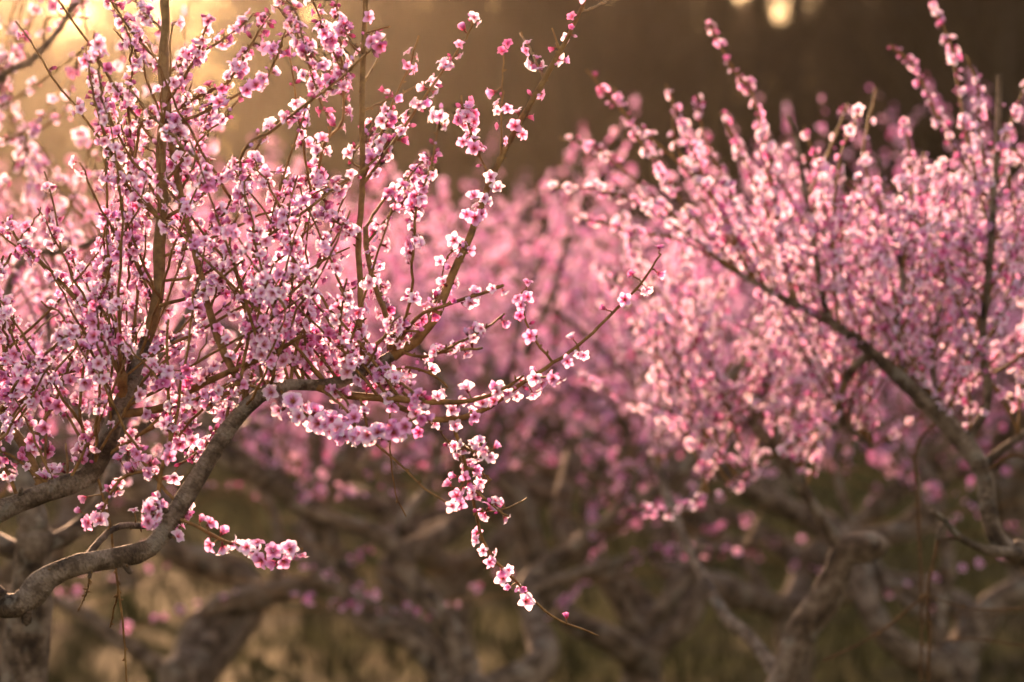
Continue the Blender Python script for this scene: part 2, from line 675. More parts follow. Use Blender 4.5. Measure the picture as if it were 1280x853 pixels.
def grow(start, direction, length, r0, r1, n=6, wander=0.12, lift=0.0):
    d = unit(direction)
    p = np.array(start, float)
    pts, rad = [p.copy()], [r0]
    for i in range(n):
        d = unit(d + rng.normal(size=3) * wander + np.array([0, 0, lift]))
        p = p + d * length / n
        pts.append(p.copy())
        rad.append(r0 + (r1 - r0) * (i + 1) / n)
    return np.array(pts), np.array(rad)


# ------------------------------------------------------------------ setting: ground, hill, grass
def ground_material():
    m, n, l, out = mat('orchard_grass')
    b = n.new('ShaderNodeBsdfPrincipled')
    b.inputs['Roughness'].default_value = 0.95
    b.inputs['Specular IOR Level'].default_value = 0.1
    co = n.new('ShaderNodeTexCoord')
    t = n.new('ShaderNodeTexNoise')
    t.inputs['Scale'].default_value = 0.55
    t.inputs['Detail'].default_value = 9
    t.inputs['Roughness'].default_value = 0.7
    l.new(co.outputs['Object'], t.inputs['Vector'])
    r = ramp(n, [(0.34, (0.024, 0.013, 0.003)), (0.46, (0.046, 0.035, 0.004)), (0.56, (0.066, 0.053, 0.006)), (0.70, (0.08, 0.046, 0.009))])
    l.new(t.outputs['Fac'], r.inputs[0])
    l.new(r.outputs[0], b.inputs['Base Color'])
    t2 = n.new('ShaderNodeTexNoise')
    t2.inputs['Scale'].default_value = 30
    t2.inputs['Detail'].default_value = 6
    l.new(co.outputs['Object'], t2.inputs['Vector'])
    bp = n.new('ShaderNodeBump')
    bp.inputs['Distance'].default_value = 0.05
    l.new(t2.outputs['Fac'], bp.inputs['Height'])
    l.new(bp.outputs[0], b.inputs['Normal'])
    l.new(b.outputs[0], out.inputs[0])
    return m


def litter_material():
    m, n, l, out = mat('leaf_litter')
    b = n.new('ShaderNodeBsdfPrincipled')
    b.inputs['Roughness'].default_value = 1.0
    b.inputs['Specular IOR Level'].default_value = 0.05
    co = n.new('ShaderNodeTexCoord')
    t = n.new('ShaderNodeTexNoise')
    t.inputs['Scale'].default_value = 0.16
    t.inputs['Detail'].default_value = 9
    l.new(co.outputs['Object'], t.inputs['Vector'])
    r = ramp(n, [(0.38, (0.018, 0.009, 0.003)), (0.5, (0.056, 0.031, 0.011)), (0.62, (0.14, 0.082, 0.030))])
    l.new(t.outputs['Fac'], r.inputs[0])
    l.new(r.outputs[0], b.inputs['Base Color'])
    l.new(b.outputs[0], out.inputs[0])
    return m


M['ground'] = ground_material()
M['litter'] = litter_material()


def grid_mesh(name, xs, ys, fz, material):
    X, Y = np.meshgrid(xs, ys)
    Z = fz(X, Y)
    V = np.stack([X, Y, Z], -1).reshape(-1, 3)
    nx, ny = len(xs), len(ys)
    i, j = np.meshgrid(np.arange(ny - 1), np.arange(nx - 1), indexing='ij')
    a = i * nx + j
    F = np.stack([a, a + 1, a + nx + 1, a + nx], -1).reshape(-1, 4)
    return mesh_from(name, V, F, material)


def ground_z(X, Y):
    return 0.03 * np.sin(X * 0.9 + 1.3) * np.cos(Y * 0.7) * np.clip((60 - np.abs(Y)) / 20, 0, 1)


gx = np.unique(np.concatenate([np.linspace(-900, -40, 12), np.linspace(-40, 40, 90), np.linspace(40, 900, 12)]))
gy = np.unique(np.concatenate([np.linspace(-300, -6, 8), np.linspace(-6, 60, 80), np.linspace(60, 1500, 20)]))
g = link('ground', grid_mesh('ground', gx, gy, ground_z, M['ground']))
g['kind'] = 'structure'


def hill_z(X, Y):
    """wooded bank behind the orchard, higher to the right of the sun's gap"""
    rise = np.clip((Y - 46) / 50.0, 0, 1)
    rise = rise * rise * (3 - 2 * rise)
    az = X / np.maximum(Y, 1)
    side = 1 / (1 + np.exp(-(az + 0.115) / 0.016)) + 1 / (1 + np.exp((az + 0.30) / 0.02))
    h = 5.0 + 10.2 * side + 0.25 * np.sin(X * 0.62) + 0.25 * np.sin(X * 0.21 + 2) + 0.5 * np.sin(X * 1.35 + 1) + 0.45 * np.sin(X * 2.3 + 0.5)
    for px, wd, dp in ((425, 0.9, 1.0), (505, 0.5, 0.8), (602, 1.1, 1.3), (700, 0.5, 0.7), (775, 0.6, 1.0), (905, 0.5, 0.6), (978, 0.8, 1.0), (1066, 1.2, 1.5), (1152, 0.7, 1.0), (1215, 0.5, 0.7)):
        h = h - 0.72 * dp * np.exp(-((X / np.maximum(Y, 1) * 96 - (px - 640) * K * 96) / wd) ** 2)     # notches in the crest
    h = h + np.clip(Y - 96, 0, 80) * 0.02
    return rise * h - 0.4


hx = np.linspace(-140, 140, 560)
hy = np.linspace(44, 190, 50)
h = link('hill', grid_mesh('hill', hx, hy, hill_z, M['litter']))
h['kind'] = 'structure'

# grass: blades in tufts between the rows
M['blade'] = bark_material('grass_blade', [(0.3, (0.015, 0.0145, 0.002)), (0.6, (0.024, 0.022, 0.003)), (0.8, (0.034, 0.025, 0.005))], 3, 0.001, 0.8)
nb = 26000
yy = 5 + 38 * rng.random(nb) ** 1.3
xx = (rng.random(nb) * 2 - 1) * (1.5 + yy * 0.34)
hh = rng.uniform(0.05, 0.17, nb)
aa = rng.uniform(0, 6.28, nb)
w = 0.006 + yy * 0.0006
z0 = ground_z(xx, yy) - 0.01
lean = rng.normal(size=(nb, 2)) * 0.05
v = np.zeros((nb, 3, 3))
v[:, 0] = np.stack([xx - np.cos(aa) * w, yy - np.sin(aa) * w, z0], -1)
v[:, 1] = np.stack([xx + np.cos(aa) * w, yy + np.sin(aa) * w, z0], -1)
v[:, 2] = np.stack([xx + lean[:, 0], yy + lean[:, 1], z0 + hh], -1)
o = link('grass', mesh_from('grass', v.reshape(-1, 3), np.arange(nb * 3).reshape(-1, 3), M['blade'], smooth=False))
o['kind'] = 'stuff'
o['label'] = 'dry olive grass growing between the orchard rows'
o['category'] = 'grass'


# ------------------------------------------------------------------ bare woodland on the bank
def wood_tree_meshes(seed, H):
    global rng
    keep, rng = rng, np.random.default_rng(seed)
    T, Cn = Batch(), Batch()
    tp, tr = grow((0, 0, -0.6), (rng.normal() * 0.04, rng.normal() * 0.04, 1), H, 0.17 + H * 0.006, 0.04, 9, 0.05, 0.05)
    v, q, t = tube(*smooth_path(tp, tr, 0.6), 8)
    T.add(v, q, t)
    for k in range(26):
        f = rng.uniform(0.22, 0.97)
        i = f * (len(tp) - 1)
        p = tp[int(i)] + (tp[min(int(i) + 1, len(tp) - 1)] - tp[int(i)]) * (i % 1)
        a = rng.uniform(0, 6.28)
        L = (1 - f * 0.6) * H * rng.uniform(0.2, 0.36)
        bp, br = grow(p, (math.cos(a), math.sin(a), rng.uniform(0.4, 1.1)), L, 0.07 * (1.15 - f), 0.014, 6, 0.18, 0.06)
        Cn.add(*tube(bp, br, 5))
        for _ in range(9):
            j = rng.integers(1, len(bp))
            tp2, tr2 = grow(bp[j], unit(rng.normal(size=3)) + np.array([0, 0, 0.5]), L * rng.uniform(0.25, 0.55), 0.016, 0.005, 4, 0.25, 0.04)
            Cn.add(*tube(tp2, tr2, 3))
            for __ in range(3):
                jj = rng.integers(1, len(tp2))
                p3, r3 = grow(tp2[jj], unit(rng.normal(size=3)) + np.array([0, 0, 0.3]), L * 0.2, 0.008, 0.004, 2, 0.3)
                Cn.add(*tube(p3, r3, 3))
    rng = keep
    return T.mesh('trunk', M['wood']), Cn.mesh('crown', M['wood'])


WOOD = [wood_tree_meshes(900 + i, hgt) for i, hgt in enumerate((13.5, 11.5, 15, 10))]
wood_spots = []
for k in range(310):
    d = rng.uniform(48, 92)
    az = rng.uniform(-0.30, 0.28) if k < 215 else rng.uniform(-0.26, -0.12)
    gap = -0.27 < az < -0.115
    z = float(hill_z(np.array(az * d), np.array(d))) if d > 46 else 0.0
    s = rng.uniform(0.8, 1.15)
    if not gap and k % 9 == 0:      # old thick trees at the edge of the wood
        d, s = rng.uniform(46.5, 52), rng.uniform(1.5, 2.1)
        z = float(hill_z(np.array(az * d), np.array(d)))
    if gap:      # low young trees under the sun's path
        s = min(s, (1.6 + d * math.tan(math.radians(rng.uniform(7.4, 9.6) if az > -0.185 else rng.uniform(8.4, 10.4))) - z) / 14.0)
    wood_spots.append((az * d, d, z, s))
for k, (x, y, z, s) in enumerate(wood_spots):
    tm, cm = WOOD[int(rng.integers(4))]
    low = -0.27 < x / y < -0.115
    r = thing('woodland_tree', (x, y, z), 'low bare young tree against the golden glow in the woods' if low else
              'tall bare brown tree in the dark woods behind the orchard', 'tree',
              'low bare trees in the glowing gap' if low else 'bare trees of the dark woods behind the orchard')
    r.rotation_euler = (0, 0, rng.uniform(0, 6.28))
    r.scale = (s, s, s)
    link('trunk', tm, r)
    link('crown', cm, r)


# ------------------------------------------------------------------ peach trees built by rule (rows behind)
def proc_limbs(tree, azs, reach=1.15, trunk_h=0.5, trunk_r=0.085, top=1.75, lump=0.10, part=True):
    """open-vase peach: short trunk, crooked scaffold limbs"""
    b = tree.base
    tp = [b + [0, 0, -0.05], b + [0.01, 0.0, trunk_h * 0.5], b + [0.0, 0.02, trunk_h]]
    tree.add('trunk', tp, [trunk_r * 1.35, trunk_r, trunk_r * 1.1], 0.06, 12, 0.08, True, 'bark')
    for az in azs:
        az = az + rng.normal() * 0.15
        out = np.array([math.cos(az), math.sin(az), 0])
        side = np.array([-out[1], out[0], 0])
        pts, rad = [b + [0, 0, trunk_h * 0.92]], [trunk_r * 0.72]
        n = 7
        for i in range(1, n + 1):
            f = i / n
            rr = reach * f ** 0.9
            zz = trunk_h + (top - trunk_h) * f ** 1.15
            pts.append(b + out * rr + side * rng.normal() * 0.14 * reach + np.array([0, 0, zz + rng.normal() * 0.07]))
            rad.append(trunk_r * 0.72 * (1 - f) + 0.013 * f)
        lp, lr = tree.add('limb', pts, rad, 0.05, 9, lump, part, 'bark')
        for k in range(3):
            j = int(len(lp) * rng.uniform(0.3, 0.75))
            dr = unit(out * rng.uniform(0.1, 0.9) + side * rng.choice([-1, 1]) * rng.uniform(0.5, 1.0) + np.array([0, 0, rng.uniform(0.3, 0.9)]))
            gp, gr = grow(lp[j], dr, rng.uniform(0.5, 0.9) * reach, lr[j] * 0.65, 0.008, 6, 0.16, 0.05)
            gp, gr = tree.add('limb', gp, gr, 0.05, 7, lump, part, 'bark')
            blossoms_along(gp, gr, 60, tree.spots, start=0.45, size=0.016)


def proc_shoots(tree, count, lmin, lmax, per_m, kinds=('limb',), part=False, size=0.015, keep=None, zmin=0.0, spread=0.6, up=0.8, sides=4, blossom_keep=None, bud_p=0.1, dead=0.0):
    src = [(p, r) for k, p, r, _ in tree.paths if k in kinds]
    wts = np.array([len(p) for p, r in src], float)
    wts /= wts.sum()
    made, tries = 0, 0
    while made < count and tries < count * 12:
        tries += 1
        p, r = src[int(rng.choice(len(src), p=wts))]
        j = int(len(p) * rng.uniform(0.2, 1.0))
        j = min(j, len(p) - 1)
        if p[j][2] < zmin:
            continue
        d = unit(np.array([rng.normal() * spread, rng.normal() * spread, up * rng.uniform(0.4, 1.3)]))
        L = rng.uniform(lmin, lmax)
        gp, gr = grow(p[j], d, L, 0.0020 + L * 0.0022, 0.0013, 6, 0.045, 0.02)
        if keep is not None and not (keep(*proj(gp[-1])) and keep(*proj(gp[len(gp) // 2])) and keep(*proj(gp[1]))):
            continue
        sp, sr = tree.add('shoot', gp, gr, 0.05, sides, 0, part)
        if rng.random() >= dead:
            blossoms_along(sp, sr, per_m, tree.spots, size=size, keep=blossom_keep, bud_p=bud_p)
        made += 1
    return made


# ------------------------------------------------------------------ traced trees
def trace(tree, kind, pts, w0, w1, d=None, dd=None, per_m=0, part=True, attach=26, size=0.0126, bud_p=0.22, cam_bias=0.12, ws=None, start=0.08, end=1.0, material=None):
    """limb or shoot drawn through photo pixels; depth is taken from the limb it grows out of"""
    x0, y0 = pts[0]
    rad_attach = None
    if d is None:
        near = tree.nearest(x0, y0, attach)
        if near is None:
            near = tree.nearest(x0, y0, 400)
        d0 = near[1][1]
        first = near[1]
    else:
        d0 = d
        first = None
    if dd is None:
        dd = rng.uniform(-0.18, 0.22)
    n = len(pts)
    cum = np.concatenate([[0], np.cumsum(np.hypot(*np.diff(np.array(pts, float), axis=0).T))])
    P, Rr = [], []
    for i, (x, y) in enumerate(pts):
        f = cum[i] / cum[-1]
        dep = d0 + dd * f
        P.append(pix(x, y, dep))
        wpx = ws[i] if ws else w0 + (w1 - w0) * f
        Rr.append(max(wpx * 0.5 * K * dep, 0.0009))
    if first is not None:
        P[0] = first
    big = max(Rr) > 0.0075
    if kind == 'limb':
        pp, rr = tree.add('limb', P, Rr, 0.016, 18, 0.075, part, material or 'bark')
    else:
        pp, rr = tree.add(kind, P, Rr, 0.012, 8 if big else 6, 0.03 if big else 0.0, part, material or ('bark' if max(Rr) > 0.013 else 'shoot'))
        tree.nodes(pp, rr, 32)
    if per_m:
        blossoms_along(pp, rr, per_m, tree.spots, size=size, bud_p=bud_p, cam_bias=cam_bias, start=start, end=end)
    return pp, rr


# ---- the peach tree in focus
A = Tree((pix(-230, 0, 3.5)[0], 3.5, 0.0), 'sharp pink peach tree with long arching limbs and one shoot drooping to a bare tip')
bA = A.base
A.add('trunk', [bA + [0, 0, -0.05], bA + [0.01, 0.0, 0.3], bA + [-0.01, 0.01, 0.62]], [0.12, 0.085, 0.09], 0.03, 16, 0.06, True, 'bark')
A.add('limb', [bA + [-0.01, 0.01, 0.55], bA + [0.03, -0.06, 0.85], pix(-60, 752, 3.40), pix(-5, 754, 3.38)], [0.055, 0.04, 0.024, 0.0215], 0.02, 16, 0.05, True, 'bark')
L1 = [(-8, 756), (22, 757), (45, 738), (62, 722), (100, 706), (150, 697), (188, 684), (216, 645), (250, 592), (285, 537), (312, 505), (335, 489), (362, 481), (395, 482), (425, 478), (455, 464), (490, 445)]
trace(A, 'limb', L1, 0, 0, d=3.38, dd=0.14, ws=[31, 31, 30, 27, 26, 24, 24, 23.5, 23, 21, 18, 16, 14, 14, 14, 14, 13])
A.add('limb', [bA + [0.0, 0.0, 0.6], bA + [0.02, 0.06, 0.9], pix(-90, 668, 3.55), pix(-20, 646, 3.5)], [0.05, 0.034, 0.019, 0.0165], 0.02, 16, 0.05, True, 'bark')
L2 = [(-22, 648), (0, 638), (40, 623), (85, 606), (110, 595), (126, 570), (140, 536), (155, 500), (166, 470), (178, 440), (186, 414)]
trace(A, 'limb', L2, 0, 0, d=3.50, dd=0.10, ws=[26, 26, 27, 26, 24, 23, 22, 21, 18, 16, 15])
trace(A, 'limb', [(182, 428), (191, 398), (199, 352), (199, 305), (204, 245), (201, 190), (206, 130), (203, 82), (207, 30), (206, -30), (210, -90)], 16, 9, dd=0.06, material='young')
trace(A, 'branch', [(150, 498), (152, 482), (154, 468)], 16, 13, dd=-0.02)
for pts, w in (([(66, 722), (70, 708)], 12), ([(38, 766), (33, 779)], 16), ([(160, 702), (163, 716)], 10), ([(212, 640), (203, 634)], 9), ([(118, 708), (112, 722)], 8), ([(30, 628), (26, 612)], 9), ([(208, 660), (214, 672)], 9)):
    trace(A, 'stub', pts, w, w * 0.75, dd=-0.01, material='bark')       # pruned stubs
# the long branch rising to the top edge
trace(A, 'branch', [(485, 448), (520, 425), (545, 395), (565, 345), (590, 290), (610, 232), (640, 170), (680, 100), (705, 55), (725, 15), (738, -20)], 14, 3, dd=0.12, per_m=30, ws=[15, 13.5, 12, 10.5, 9, 8, 7.5, 7, 6, 4.5, 3], start=0.2)
# the branch running right to its raised tip
trace(A, 'branch', [(395, 484), (420, 492), (450, 496), (500, 499), (545, 503), (590, 501), (625, 488), (655, 470)], 12, 3, dd=-0.05, per_m=26, ws=[13, 11, 10, 9, 8, 6, 5, 3])
trace(A, 'branch', [(478, 499), (505, 512), (540, 524), (575, 523), (612, 508), (655, 478), (692, 454), (732, 424), (772, 385), (802, 354), (826, 318)], 9, 3, dd=-0.02, per_m=11, ws=[9, 8, 8.5, 8, 7, 6, 5, 4.5, 4, 3.5, 2.5])
S = []   # (pixels, w0, w1, blossoms per metre, extra kwargs)
def sh(*a, **k): S.append((a, k))
# right side of the tree
sh([(690, 455), (668, 425), (655, 390), (652, 366)], 3.5, 2.2, 6)
sh([(655, 478), (690, 470), (700, 474)], 3, 2, 30)
sh([(612, 220), (597, 188), (584, 152), (577, 120)], 3, 2, 52)
sh([(625, 200), (627, 130), (630, 68)], 2.2, 1.6, 20)
sh([(680, 98), (665, 66), (650, 42)], 3, 2, 8)
sh([(700, 66), (690, 36)], 3, 2, 16)
sh([(722, 18), (740, 10), (757, 3)], 2.5, 2, 0)
sh([(585, 300), (560, 320), (553, 345)], 2, 1.5, 25)
sh([(490, 442), (520, 398), (560, 381), (592, 370), (630, 357)], 5, 3.5, 46)
sh([(500, 440), (525, 446), (550, 440), (590, 420), (615, 405), (630, 393)], 4, 2.2, 56)
sh([(545, 440), (575, 438), (602, 436)], 3.5, 2.5, 36)
sh([(485, 446), (513, 375), (515, 330), (518, 290), (522, 255), (540, 205), (549, 150), (553, 138)], 4, 2, 52)
sh([(520, 425), (545, 375), (562, 350)], 4, 2.5, 46)
sh([(470, 458), (500, 478), (530, 500)], 4, 3, 40)
sh([(430, 478), (470, 470), (510, 460), (545, 470), (560, 485)], 4, 2.5, 52)
sh([(525, 518), (555, 545), (580, 580)], 2, 1.5, 4)
sh([(568, 526), (575, 556), (585, 595), (595, 640), (600, 665), (615, 697), (640, 722), (672, 756), (700, 776), (748, 795)], 5.5, 1.8, 12, start=0.1, end=0.82)
sh([(577, 560), (596, 565), (612, 562)], 3, 2, 24)
sh([(583, 585), (600, 590), (614, 600)], 3, 2, 22)
sh([(587, 595), (575, 610), (571, 632)], 3, 2, 16)
sh([(590, 610), (607, 625), (622, 637), (636, 646)], 3, 2, 14)
sh([(594, 638), (625, 638), (658, 624)], 2, 1.5, 3)
sh([(455, 500), (465, 548), (500, 580), (530, 610), (566, 632)], 3, 2, 2)
sh([(484, 490), (487, 540), (490, 590), (497, 625), (508, 646)], 2.2, 1.6, 0)
# the row of large open blossoms under the limb
sh([(345, 486), (372, 512), (405, 530), (440, 545), (475, 545), (505, 530), (530, 518)], 5, 3, 30, dd=-0.22, size=0.0165, bud_p=0.05, cam_bias=0.7)
sh([(400, 485), (430, 510), (445, 535)], 3.5, 2.5, 20)
sh([(410, 484), (432, 500), (440, 520)], 3.5, 2.5, 15)
# shoot below the lower limb
sh([(222, 652), (250, 660), (285, 678), (320, 690), (350, 692), (378, 686)], 4.5, 2.5, 14, size=0.016, bud_p=0.15)
sh([(236, 620), (230, 640), (222, 660)], 3, 2, 40)
# hanging bare twigs
sh([(132, 598), (137, 650), (143, 700), (150, 750), (155, 800), (159, 870)], 3.6, 2.2, 0)
sh([(148, 738), (142, 765), (138, 785)], 2.5, 1.8, 0)
sh([(118, 720), (108, 742), (97, 765)], 2, 1.4, 0)
sh([(104, 705), (128, 672), (150, 658), (182, 657)], 9, 7, 0, dd=0.2, material='bark')
# between the two limbs
sh([(165, 522), (200, 511), (235, 490), (270, 472), (305, 458), (345, 440), (375, 420)], 12, 4, 34)
sh([(192, 675), (200, 600), (212, 545), (211, 500), (209, 440), (210, 400)], 7, 3, 46)
sh([(205, 600), (180, 590), (150, 600), (125, 645), (118, 655)], 4, 2.5, 48)
sh([(200, 620), (190, 640), (186, 655)], 3, 2, 60)
sh([(300, 515), (270, 540), (255, 560), (225, 580)], 4, 2.5, 48)
sh([(310, 500), (290, 490), (262, 505), (235, 530), (215, 560)], 5, 2.5, 56)
sh([(330, 489), (300, 480), (270, 490), (240, 500)], 4, 2.5, 56)
# the parallel stem
sh([(308, 506), (282, 445), (262, 390), (250, 340), (238, 290), (225, 240), (214, 180), (209, 100), (206, 40), (198, -40)], 11, 5, 10, dd=0.3)
# shoots of the upright limb, left
sh([(176, 446), (150, 424), (125, 402), (100, 378), (65, 340), (28, 306), (8, 276)], 5.5, 3, 40)
sh([(138, 545), (137, 500), (141, 445)], 4, 2.5, 6)
sh([(60, 612), (45, 590), (25, 550), (0, 515), (-30, 480)], 13, 9, 12)
sh([(35, 570), (50, 535), (70, 500), (85, 460), (100, 420), (118, 395), (128, 350), (135, 318), (146, 285), (155, 235), (165, 200), (168, 160)], 5, 2.5, 36)
sh([(118, 590), (112, 560), (100, 520), (105, 460), (120, 405)], 5, 3, 44)
sh([(88, 602), (84, 575), (82, 555)], 3.5, 2.5, 20)
sh([(200, 270), (172, 248), (150, 215), (130, 165), (115, 110), (107, 60)], 4.5, 2.2, 46)
sh([(201, 225), (166, 202), (130, 130), (112, 85)], 4, 2.2, 46)
sh([(203, 85), (165, 40), (135, -5)], 3.6, 2.4, 40)
sh([(203, 85), (178, 78), (142, 36)], 3, 2, 30)
sh([(204, 40), (180, 15), (165, -5)], 3, 2, 40)
sh([(196, 365), (170, 330), (158, 285), (168, 230)], 4.5, 2.5, 45)
sh([(194, 385), (178, 345), (164, 310)], 4, 2.5, 45)
sh([(202, 150), (178, 152), (172, 175), (165, 215), (155, 235)], 4, 2.5, 40)
sh([(15, 530), (20, 480), (12, 430), (18, 400), (8, 370)], 4, 2.5, 45)
sh([(0, 515), (30, 465), (60, 440), (82, 420)], 5, 3, 46, dd=-0.3)
sh([(-10, 505), (5, 440), (-8, 380), (4, 320)], 5, 3, 42)
# shoots of the upright limb, right
sh([(204, 130), (230, 97), (246, 70), (255, 40), (262, 22)], 5, 2.5, 52)
sh([(204, 88), (240, 73), (275, 52), (305, 30), (317, 17)], 4, 2.5, 44)
sh([(205, 162), (245, 145), (275, 130), (312, 110), (336, 92), (350, 60), (357, 38)], 4, 2, 46)
sh([(212, 142), (245, 122), (285, 102), (305, 72), (320, 45), (338, 18)], 4, 2, 40)
sh([(203, 283), (245, 250), (272, 225), (310, 197), (340, 160), (362, 140)], 4.5, 2.2, 42)
sh([(200, 355), (245, 346), (280, 330), (305, 312), (322, 290)], 3.5, 2.2, 40)
sh([(198, 390), (240, 370), (280, 345), (305, 325)], 4.5, 2.5, 40)
sh([(244, 312), (275, 270), (292, 242), (306, 208)], 3.2, 2, 38)
sh([(262, 392), (280, 330), (288, 300), (302, 250), (310, 225)], 3.2, 2, 42)
sh([(225, 240), (240, 210), (250, 180), (262, 130)], 3.2, 2, 42)
sh([(222, 225), (232, 180), (232, 130), (240, 105)], 3.2, 2, 30)
# the middle of the tree: long diagonal shoots
sh([(285, 450), (318, 395), (328, 340), (337, 290), (346, 250), (356, 215), (366, 185), (378, 150), (385, 130)], 4.2, 2.2, 52)
sh([(300, 480), (310, 420), (318, 360), (322, 310), (345, 288), (380, 265), (412, 240), (440, 222), (468, 200), (490, 172)], 4.5, 2.4, 44)
sh([(318, 310), (300, 200), (345, 160), (390, 125), (418, 105), (450, 75), (482, 47)], 4, 2.4, 48)
sh([(362, 481), (372, 430), (385, 390), (392, 345), (410, 300), (424, 262), (432, 245)], 4.5, 2.2, 56)
sh([(372, 478), (378, 440), (380, 400), (372, 340), (376, 300)], 4, 2.2, 54)
sh([(345, 485), (330, 440), (322, 405), (328, 370), (342, 330)], 4, 2.2, 54)
sh([(360, 480), (350, 430), (362, 380), (366, 330), (360, 270), (372, 220)], 4, 2.2, 52)
sh([(380, 300), (395, 230), (405, 180), (428, 150), (428, 90), (423, 40), (421, -10)], 4, 2.4, 50)
sh([(392, 250), (380, 190), (372, 140), (366, 95), (360, 60)], 3.2, 2, 38)
sh([(426, 180), (412, 150), (398, 120), (380, 60), (370, 15), (345, -5)], 3.2, 2, 46)
sh([(428, 90), (410, 50), (395, 10), (388, -10)], 3, 2, 52)
sh([(425, 110), (400, 80), (380, 55), (345, 5)], 3, 2, 42)
sh([(440, 470), (425, 420), (430, 365), (434, 348)], 3.5, 2.2, 46)
sh([(420, 478), (405, 450), (395, 425), (375, 405)], 4, 2.4, 56)
sh([(455, 465), (430, 440), (410, 430), (385, 440)], 4, 2.4, 52)
sh([(445, 470), (470, 430), (500, 415), (525, 415)], 4, 2.4, 58)
# the upright stem
sh([(462, 460), (452, 420), (450, 350), (448, 300), (452, 250), (453, 200), (453, 100), (455, 50), (458, -20)], 9, 6, 8, dd=0.18)
sh([(492, 444), (488, 408), (476, 378), (464, 342), (458, 308), (456, 285)], 8, 6, 22, dd=0.15)
sh([(457, 305), (475, 284), (497, 258), (518, 238), (541, 208)], 3.5, 2.2, 46)
sh([(456, 278), (480, 250), (505, 230), (522, 208), (538, 195)], 3.5, 2.2, 44)
sh([(453, 232), (480, 195), (510, 152), (540, 108), (562, 78), (582, 48), (594, 24)], 4, 2.2, 50)
sh([(453, 134), (500, 118), (540, 98)], 2.6, 2, 6)
sh([(453, 225), (470, 185), (490, 130), (510, 85), (523, 45)], 3.2, 2, 26)
sh([(452, 215), (440, 195), (478, 150)], 3, 2, 26)
sh([(450, 297), (424, 280), (405, 265)], 3, 2, 44)
sh([(452, 180), (470, 150), (485, 115)], 2.8, 2, 38)
sh([(453, 62), (440, 55), (428, 30)], 2.5, 2, 30)
sh([(453, 65), (432, 50)], 2.5, 2, 4)
sh([(450, 105), (470, 78), (482, 48)], 2.8, 2, 10)
sh([(454, 45), (470, 38), (487, 33)], 2.6, 2, 4)
for a, k in S:
    pts, w0, w1, per = a
    trace(A, 'shoot', pts, w0 * (1.15 if w0 < 5 else 1), w1 * 1.2, per_m=per * 2.7, **k)


def clear_stem(sp):
    x, y = proj(sp.p)
    return not ((abs(x - 202) < 12 and y < 410 or abs(x - 451) < 8 and y < 390) and rng.random() < 0.5)


A.spots = [sp for sp in A.spots if clear_stem(sp)]
